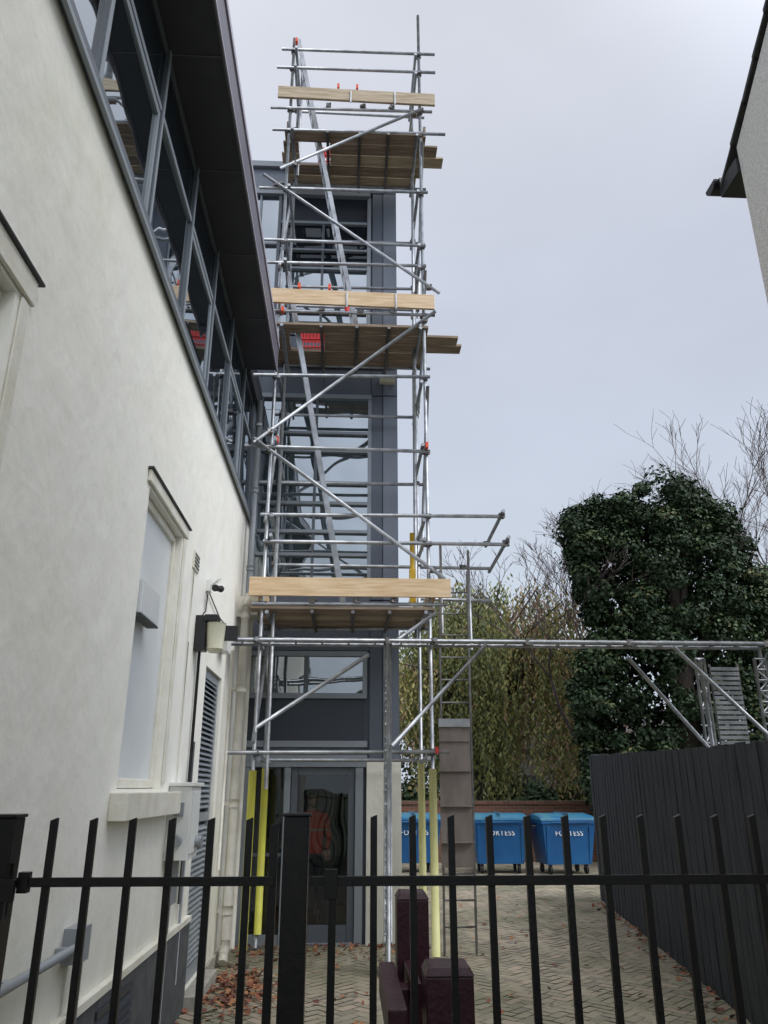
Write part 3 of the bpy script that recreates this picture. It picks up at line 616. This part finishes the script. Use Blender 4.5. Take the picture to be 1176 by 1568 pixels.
a=MB([sm_,'tile','claddk']); a.box(5.6,14,30,36,0,3.2,0); 
a.hexa([(5.4,29.8,3.2),(14.2,29.8,3.2),(14.2,36.2,3.2),(5.4,36.2,3.2),(5.4,32.9,5.0),(14.2,32.9,5.0),(14.2,33.1,5.0),(5.4,33.1,5.0)],1)
for x in (6.3,8.2,11): a.box(x,x+0.9,29.95,29.99,1.2,2.3,2)
a.obj('stone_cottage')

# ------------------------------------------------------------ house right
H=group('pebbledash_house'); a=MB(['pebble'])
hx=3.23; ye=4.96; ez=6.93; ym=-0.6; sl_=0.80; zr=ez+(ye-ym)*sl_; yn=2*ym-ye
n=len(a.v); a.v+=[(hx,ye,0),(hx,yn,0),(hx,yn,ez),(hx,ym,zr),(hx,ye,ez),(hx+8,ye,0),(hx+8,yn,0),(hx+8,yn,ez),(hx+8,ym,zr),(hx+8,ye,ez)]
for f in ((0,1,2,3,4),(5,9,8,7,6),(0,4,9,5),(1,6,7,2)): a.f.append(tuple(n+i for i in f)); a.m.append(0); a.sm.append(False)
a.obj('walls',H)
a=MB(['tile','white','blackpl','pineold'])
yo_=ye+0.30; z_e=ez-0.30*sl_+0.06
x0_=hx-.02
a.hexa([(x0_,ym,zr+.02),(hx+8.1,ym,zr+.02),(hx+8.1,yo_,z_e),(x0_,yo_,z_e),(x0_,ym,zr+.07),(hx+8.1,ym,zr+.07),(hx+8.1,yo_,z_e+.05),(x0_,yo_,z_e+.05)],0)
a.hexa([(x0_,yn-.3,z_e),(hx+8.1,yn-.3,z_e),(hx+8.1,ym-.001,zr+.02),(x0_,ym-.001,zr+.02),(x0_,yn-.3,z_e+.05),(hx+8.1,yn-.3,z_e+.05),(hx+8.1,ym-.001,zr+.07),(x0_,ym-.001,zr+.07)],0)
y=yo_-.02
while y>ym:
    zz=ez+(ye-y)*sl_+.05; j=U(-.012,.012); a.hexa([(hx-.035+j,y-.27,zz+.216),(hx+.1,y-.27,zz+.216),(hx+.1,y,zz),(hx-.035+j,y,zz),(hx-.035+j,y-.27,zz+.235),(hx+.1,y-.27,zz+.235),(hx+.1,y,zz+.045),(hx-.035+j,y,zz+.045)],0); y-=.25
seg=12
x0,x1=hx-.07,hx+8.1; cy,cz,r=ye+.38,ez-.06,0.085
for i in range(seg):
    t0=math.pi+math.pi*i/seg; t1=math.pi+math.pi*(i+1)/seg
    a.quad((x0,cy+r*math.cos(t0),cz+r*math.sin(t0)),(x1,cy+r*math.cos(t0),cz+r*math.sin(t0)),(x1,cy+r*math.cos(t1),cz+r*math.sin(t1)),(x0,cy+r*math.cos(t1),cz+r*math.sin(t1)),2)
n=len(a.v); a.v+=[(x0,cy+r*math.cos(math.pi+math.pi*i/seg),cz+r*math.sin(math.pi+math.pi*i/seg)) for i in range(seg+1)]; a.f.append(tuple(range(n,n+seg+1))); a.m.append(2); a.sm.append(False)
a.box(hx-.03,hx+8,ye+.005,ye+.30,ez-.26,ez-.22,2); a.box(hx-.03,hx+8,ye+.28,ye+.305,ez-.219,ez-.06,2)
a.box(hx-.025,hx+.02,ye+.006,ye+.279,ez-.219,ez-.11,2)
a.obj('roof_and_gutter',H)

# ------------------------------------------------------------ vegetation
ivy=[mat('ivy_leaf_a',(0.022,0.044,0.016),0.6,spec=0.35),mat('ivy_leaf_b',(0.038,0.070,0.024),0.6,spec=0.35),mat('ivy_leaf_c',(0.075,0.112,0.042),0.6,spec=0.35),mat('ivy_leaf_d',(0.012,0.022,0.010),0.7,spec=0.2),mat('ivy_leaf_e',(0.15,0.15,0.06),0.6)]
def leaf(mb,c,s,k,asp=0.7,n=None):
    if n is None:
        n=Vector((random.gauss(0,1),random.gauss(0,1),random.gauss(0,1)))
    n.normalize(); a_=n.cross(Vector((R()-.5,R()-.5,R()-.5))).normalized(); b_=n.cross(a_)
    c=Vector(c); a_=a_*s; b_=b_*s*asp
    mb.quad(c-a_,c-b_+n*s*.15,c+a_,c+b_+n*s*.15,k)
def blob(mb,c,r,n,size,ks,shell=0.55,up=0.5):
    c=Vector(c); r=Vector(r)
    for _ in range(n):
        d=Vector((random.gauss(0,1),random.gauss(0,1),random.gauss(0,1))).normalized(); t=shell+(1-shell)*R()**0.6
        if R()<0.10: t*=U(1.05,1.45)
        p=c+Vector((d.x*r.x,d.y*r.y,d.z*r.z))*t
        nn=(d+Vector((0,0,up))+Vector((random.gauss(0,.5),random.gauss(0,.5),random.gauss(0,.5))))
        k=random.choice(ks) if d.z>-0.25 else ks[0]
        leaf(mb,p,size*U(.6,1.3),k,n=nn)
IV=group('ivy_covered_tree'); a=MB(ivy+['bark'])
a.tube((8.6,20,0),(8.7,20,4),0.4,12,5,r2=0.3); a.tube((8.7,20,4),(8.9,20,8.5),0.3,10,5,r2=0.12)
for q in ((-1.8,7.5),(1.9,7.8),(-1.2,8.8),(0.6,9.2),(2.2,6.0),(-1.3,5.5)): a.tube((8.7,20,3.5+R()*1.5),(8.7+q[0],20+U(-.8,.8),q[1]),0.14,8,5,r2=0.05)
ENV=[(1.0,6.1,12.6),(1.5,6.0,12.5),(3.0,5.85,12.4),(4.3,5.75,12.2),(5.0,6.05,12.0),(5.9,6.45,12.0),(7.0,6.2,11.7),(7.8,6.0,11.3),(8.6,5.85,10.9),(9.1,6.1,10.5),(9.5,6.8,10.1),(9.85,8.1,9.5)]
def env(z):
    for i in range(len(ENV)-1):
        if ENV[i][0]<=z<=ENV[i+1][0]:
            t=(z-ENV[i][0])/(ENV[i+1][0]-ENV[i][0]); return ENV[i][1]+(ENV[i+1][1]-ENV[i][1])*t,ENV[i][2]+(ENV[i+1][2]-ENV[i][2])*t
    return 8.6,9.0
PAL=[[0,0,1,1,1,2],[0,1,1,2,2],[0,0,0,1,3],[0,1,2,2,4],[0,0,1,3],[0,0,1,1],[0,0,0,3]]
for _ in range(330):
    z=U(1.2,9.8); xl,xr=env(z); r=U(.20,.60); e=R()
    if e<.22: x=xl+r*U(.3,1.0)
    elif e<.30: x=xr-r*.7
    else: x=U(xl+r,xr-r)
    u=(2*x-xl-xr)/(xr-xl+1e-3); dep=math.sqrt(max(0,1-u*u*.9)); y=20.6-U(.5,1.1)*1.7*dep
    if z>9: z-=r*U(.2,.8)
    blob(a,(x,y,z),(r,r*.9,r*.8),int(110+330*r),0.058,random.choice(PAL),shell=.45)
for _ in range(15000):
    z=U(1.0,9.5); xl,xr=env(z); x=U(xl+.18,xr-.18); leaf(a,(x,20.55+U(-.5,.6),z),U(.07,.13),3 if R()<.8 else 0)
a.obj('foliage',IV)
wl=[mat('willow_leaf_a',(0.25,0.25,0.075),0.6),mat('willow_leaf_b',(0.37,0.32,0.11),0.6),mat('willow_leaf_c',(0.15,0.18,0.06),0.6),mat('willow_leaf_d',(0.34,0.21,0.12),0.6),mat('willow_leaf_e',(0.08,0.105,0.038),0.6)]
WI=group('weeping_willow'); a=MB(wl+['bark'])
a.tube((4.2,26,0),(4.3,26,3.5),0.38,12,5,r2=0.28); a.tube((4.3,26,3.0),(6.2,26.2,6.8),0.16,8,5,r2=0.07); a.tube((4.2,26,2.6),(2.4,25.8,6.4),0.16,8,5,r2=0.07)
tips=[]
for i in range(46):
    an=U(0,2*math.pi); rr=U(0.4,4.0); top=Vector((4.9+rr*math.cos(an)*1.05,26+rr*math.sin(an)*.8,U(6.6,9.0)-rr*.35))
    mid=Vector((4.3,26,3.5)).lerp(top,0.55)+Vector((0,0,0.8)); a.tube((4.3,26,3.4),mid,0.08,6,5,r2=0.05); a.tube(mid,top,0.05,6,5,r2=0.015)
    pal=random.choice([[0,0,1,2],[1,1,0,3],[2,2,4,0],[2,0,0,4],[0,2,4],[2,2,1]]) if top.x<5.9 else random.choice([[3,1,0,2],[2,3,1],[4,2,3]])
    tips.append((mid,top,pal,U(1.8,5.6)))
for _ in range(2100):
    mid,top,pal,LL=random.choice(tips); p=mid.lerp(top,U(.35,1.12))+Vector((random.gauss(0,.34),random.gauss(0,.34),U(-.1,.3)))
    Ls=LL*U(.6,1.25); dx,dy=U(-.2,.2),U(-.12,.12); k0=random.choice(pal); zz=p.z; x,y=p.x,p.y; end=max(0.9,zz-Ls)
    while zz>end:
        zz-=U(.08,.16); x+=dx*.05+U(-.02,.02); y+=dy*.05
        t=Vector((U(-.8,.8),U(-.4,.4),-1)).normalized(); s=U(.05,.105); sd=Vector((U(-1,1),U(-.6,.6),0)).normalized()*s*.45
        c=Vector((x+U(-.09,.09),y,zz)); k=k0 if R()<.6 else random.choice(pal)
        a.quad(c-t*s,c-sd,c+t*s,c+sd,k)
a.obj('foliage',WI)
HD=group('hedge'); a=MB(ivy+[mat('autumn_leaf',(0.24,0.11,0.07),0.7),mat('autumn_leaf_b',(0.24,0.19,0.07),0.7)])
for (x,y,z,r,ks) in ((1.5,28,1.5,1.8,[0,1,2]),(3.5,29,1.8,1.9,[0,1,1]),(5.4,27.5,1.3,1.1,[0,0,1]),(6.2,24,1.3,0.7,[0,1,2,6]),(7.6,26,1.7,1.0,[1,2,6]),(9.5,27,2.4,2.2,[0,1,2]),(12.5,27,2.5,2.4,[0,1]),(9.2,29,5.2,1.8,[5,6,1]),(7.8,30,6.4,1.4,[5,6]),(0,28,1.2,1.6,[0,1]),(6.9,23.2,0.8,0.8,[1,2,6]),(5.3,23.0,1.3,0.7,[0,1,0]),(2.2,24.5,1.2,.9,[0,1,6]),(6.6,31.5,5.6,1.3,[6,1,5]),(1.6,30,4.2,1.7,[6,1,2]),(3.4,31,5.0,1.8,[6,1,6])):
    for _ in range(14):
        d=Vector((random.gauss(0,1),-abs(random.gauss(0,1)),random.gauss(0,1))).normalized()
        blob(a,(x+d.x*r*.8,y+d.y*r*.6,z+d.z*r*.7),(r*.4,r*.35,r*.38),110,0.08,ks)
a.obj('foliage',HD)
def bare(name,base,h,seed,spread=0.55,lean=(0,0),r0=0.13,wig=.16,dec=(.68,.85)):
    random.seed(seed); root=group(name); a=MB(['twig'])
    def grow(p,d,L,r,lev):
        n=3
        for i in range(n):
            q=p+d*L/n; a.tube(p,q,r*(1-.25*i/n),5 if lev<3 else 3,0,r2=r*(1-.25*(i+1)/n),cap=False)
            p=q; d=(d+Vector((U(-wig,wig),U(-wig,wig),U(-.08,.12)))).normalized()
            if lev>=2 and lev<7 and R()<.6:
                d2=(d+Vector((U(-1,1),U(-1,1),U(-.3,.7)))*.85).normalized(); grow(p,d2,L*.55,max(r*.45,.007),lev+2)
        if lev<6:
            for _ in range(2 if R()<.65 else 3):
                d2=(d+Vector((U(-1,1),U(-1,1),U(-.25,.6)))*spread).normalized(); grow(p,d2,L*U(*dec),max(r*.60,.007),lev+1)
    grow(Vector(base),Vector((lean[0],lean[1],1)).normalized(),h,r0,0)
    a.obj('branches',root); return len(a.f)
nf=bare('bare_tree',(7.0,22.8,0),2.9,11,.58,(-.04,0),.09,.22,(.64,.80)); nf2=bare('bare_tree',(12.3,22.4,0),3.4,5,.55); nf3=bare('bare_tree',(10.3,23.5,0),3.3,21,.5); nf4=bare('bare_tree',(14.6,23,0),3.4,8,.55)
random.seed(3)
fl=[mat('fallen_leaf_a',(0.24,0.085,0.045),0.8),mat('fallen_leaf_b',(0.34,0.16,0.07),0.8),mat('fallen_leaf_c',(0.13,0.055,0.04),0.8)]
a=MB(fl)
for i in range(1100):
    if i<520: x,y=random.gauss(-1.0,.22),random.gauss(8.4,.5)
    elif i<720: x,y=U(-1.3,.7),random.gauss(10.2,.35)
    elif i<900: t=R(); x,y=3.2+t*1.1-abs(random.gauss(0,.12)),6.4+t*7.6
    else: x,y=U(-1.2,3.6),U(6,16)
    x=max(x,-1.34)
    if y>10.5: y=10.5 if x<.7 else y
    leaf(a,(x,y,0.02+abs(random.gauss(0,.012))),U(.02,.045),random.randint(0,2),n=Vector((random.gauss(0,.35),random.gauss(0,.35),1)))
a.obj('fallen_leaves')

# ------------------------------------------------------------ world / light / camera
W=bpy.data.worlds.new('World'); scene.world=W; W.use_nodes=True; nt=W.node_tree; nt.nodes.clear()
out=nt.nodes.new('ShaderNodeOutputWorld'); bg=nt.nodes.new('ShaderNodeBackground'); bg.inputs[1].default_value=0.1
sky=nt.nodes.new('ShaderNodeTexSky'); sky.sky_type='NISHITA'; sky.sun_disc=False
el=math.radians(46); az=math.radians(125)
dirv=Vector((math.sin(az)*math.cos(el),math.cos(az)*math.cos(el),math.sin(el)))
sky.sun_elevation=el; sky.sun_rotation=az; sky.dust_density=3.0
tc=nt.nodes.new('ShaderNodeTexCoord'); sp=nt.nodes.new('ShaderNodeSeparateXYZ'); nt.links.new(tc.outputs['Generated'],sp.inputs[0])
rp=nt.nodes.new('ShaderNodeValToRGB'); e=rp.color_ramp.elements
e[0].position=0.0; e[0].color=(0.61,0.68,0.77,1); e[1].position=1.0; e[1].color=(1.0,1.0,1.0,1)
q=e.new(0.25); q.color=(0.59,0.66,0.765,1); q=e.new(0.55); q.color=(0.575,0.62,0.73,1); q=e.new(0.80); q.color=(0.66,0.685,0.76,1)
nt.links.new(sp.outputs['Z'],rp.inputs[0])
mp=nt.nodes.new('ShaderNodeMapping'); mp.inputs['Scale'].default_value=(1,1,2.2); nz=nt.nodes.new('ShaderNodeTexNoise'); nz.inputs['Scale'].default_value=2.0; nz.inputs['Detail'].default_value=4; nz.inputs['Roughness'].default_value=.45
nt.links.new(tc.outputs['Generated'],mp.inputs[0]); nt.links.new(mp.outputs[0],nz.inputs['Vector'])
mr=nt.nodes.new('ShaderNodeMapRange'); mr.inputs[1].default_value=.3; mr.inputs[2].default_value=.7; mr.inputs[3].default_value=9.7; mr.inputs[4].default_value=11.7
nt.links.new(nz.outputs['Fac'],mr.inputs[0])
vd=nt.nodes.new('ShaderNodeVectorMath'); vd.operation='DOT_PRODUCT'; vd.inputs[1].default_value=dirv; nt.links.new(tc.outputs['Generated'],vd.inputs[0])
mg=nt.nodes.new('ShaderNodeMapRange'); mg.interpolation_type='SMOOTHSTEP'; mg.inputs[1].default_value=.42; mg.inputs[2].default_value=1; mg.inputs[3].default_value=1; mg.inputs[4].default_value=3.2
nt.links.new(vd.outputs['Value'],mg.inputs[0])
mm=nt.nodes.new('ShaderNodeMath'); mm.operation='MULTIPLY'; nt.links.new(mr.outputs[0],mm.inputs[0]); nt.links.new(mg.outputs[0],mm.inputs[1])
vm=nt.nodes.new('ShaderNodeVectorMath'); vm.operation='SCALE'; nt.links.new(rp.outputs[0],vm.inputs[0]); nt.links.new(mm.outputs[0],vm.inputs['Scale'])
mx=nt.nodes.new('ShaderNodeMixRGB'); mx.inputs[0].default_value=0.06; nt.links.new(vm.outputs[0],mx.inputs[1]); nt.links.new(sky.outputs[0],mx.inputs[2])
nt.links.new(mx.outputs[0],bg.inputs[0]); nt.links.new(bg.outputs[0],out.inputs[0])
sd=bpy.data.lights.new('sun','SUN'); sd.energy=1.5; sd.angle=math.radians(30); sd.color=(1,0.97,0.92)
so=bpy.data.objects.new('sun',sd); COL.objects.link(so)
so.rotation_euler=dirv.to_track_quat('Z','Y').to_euler(); so.location=dirv*40
cd=bpy.data.cameras.new('camera'); co=bpy.data.objects.new('camera',cd); COL.objects.link(co)
cd.sensor_fit='VERTICAL'; cd.sensor_height=36; cd.lens=36*1178/1568; cd.clip_end=1000; cd.clip_start=0.05
co.location=(0,0,1.8); co.rotation_euler=(math.radians(90+19.8),0,math.radians(-2.65))
scene.camera=co
scene.view_settings.view_transform='Standard'; scene.view_settings.look='None'; scene.view_settings.exposure=0
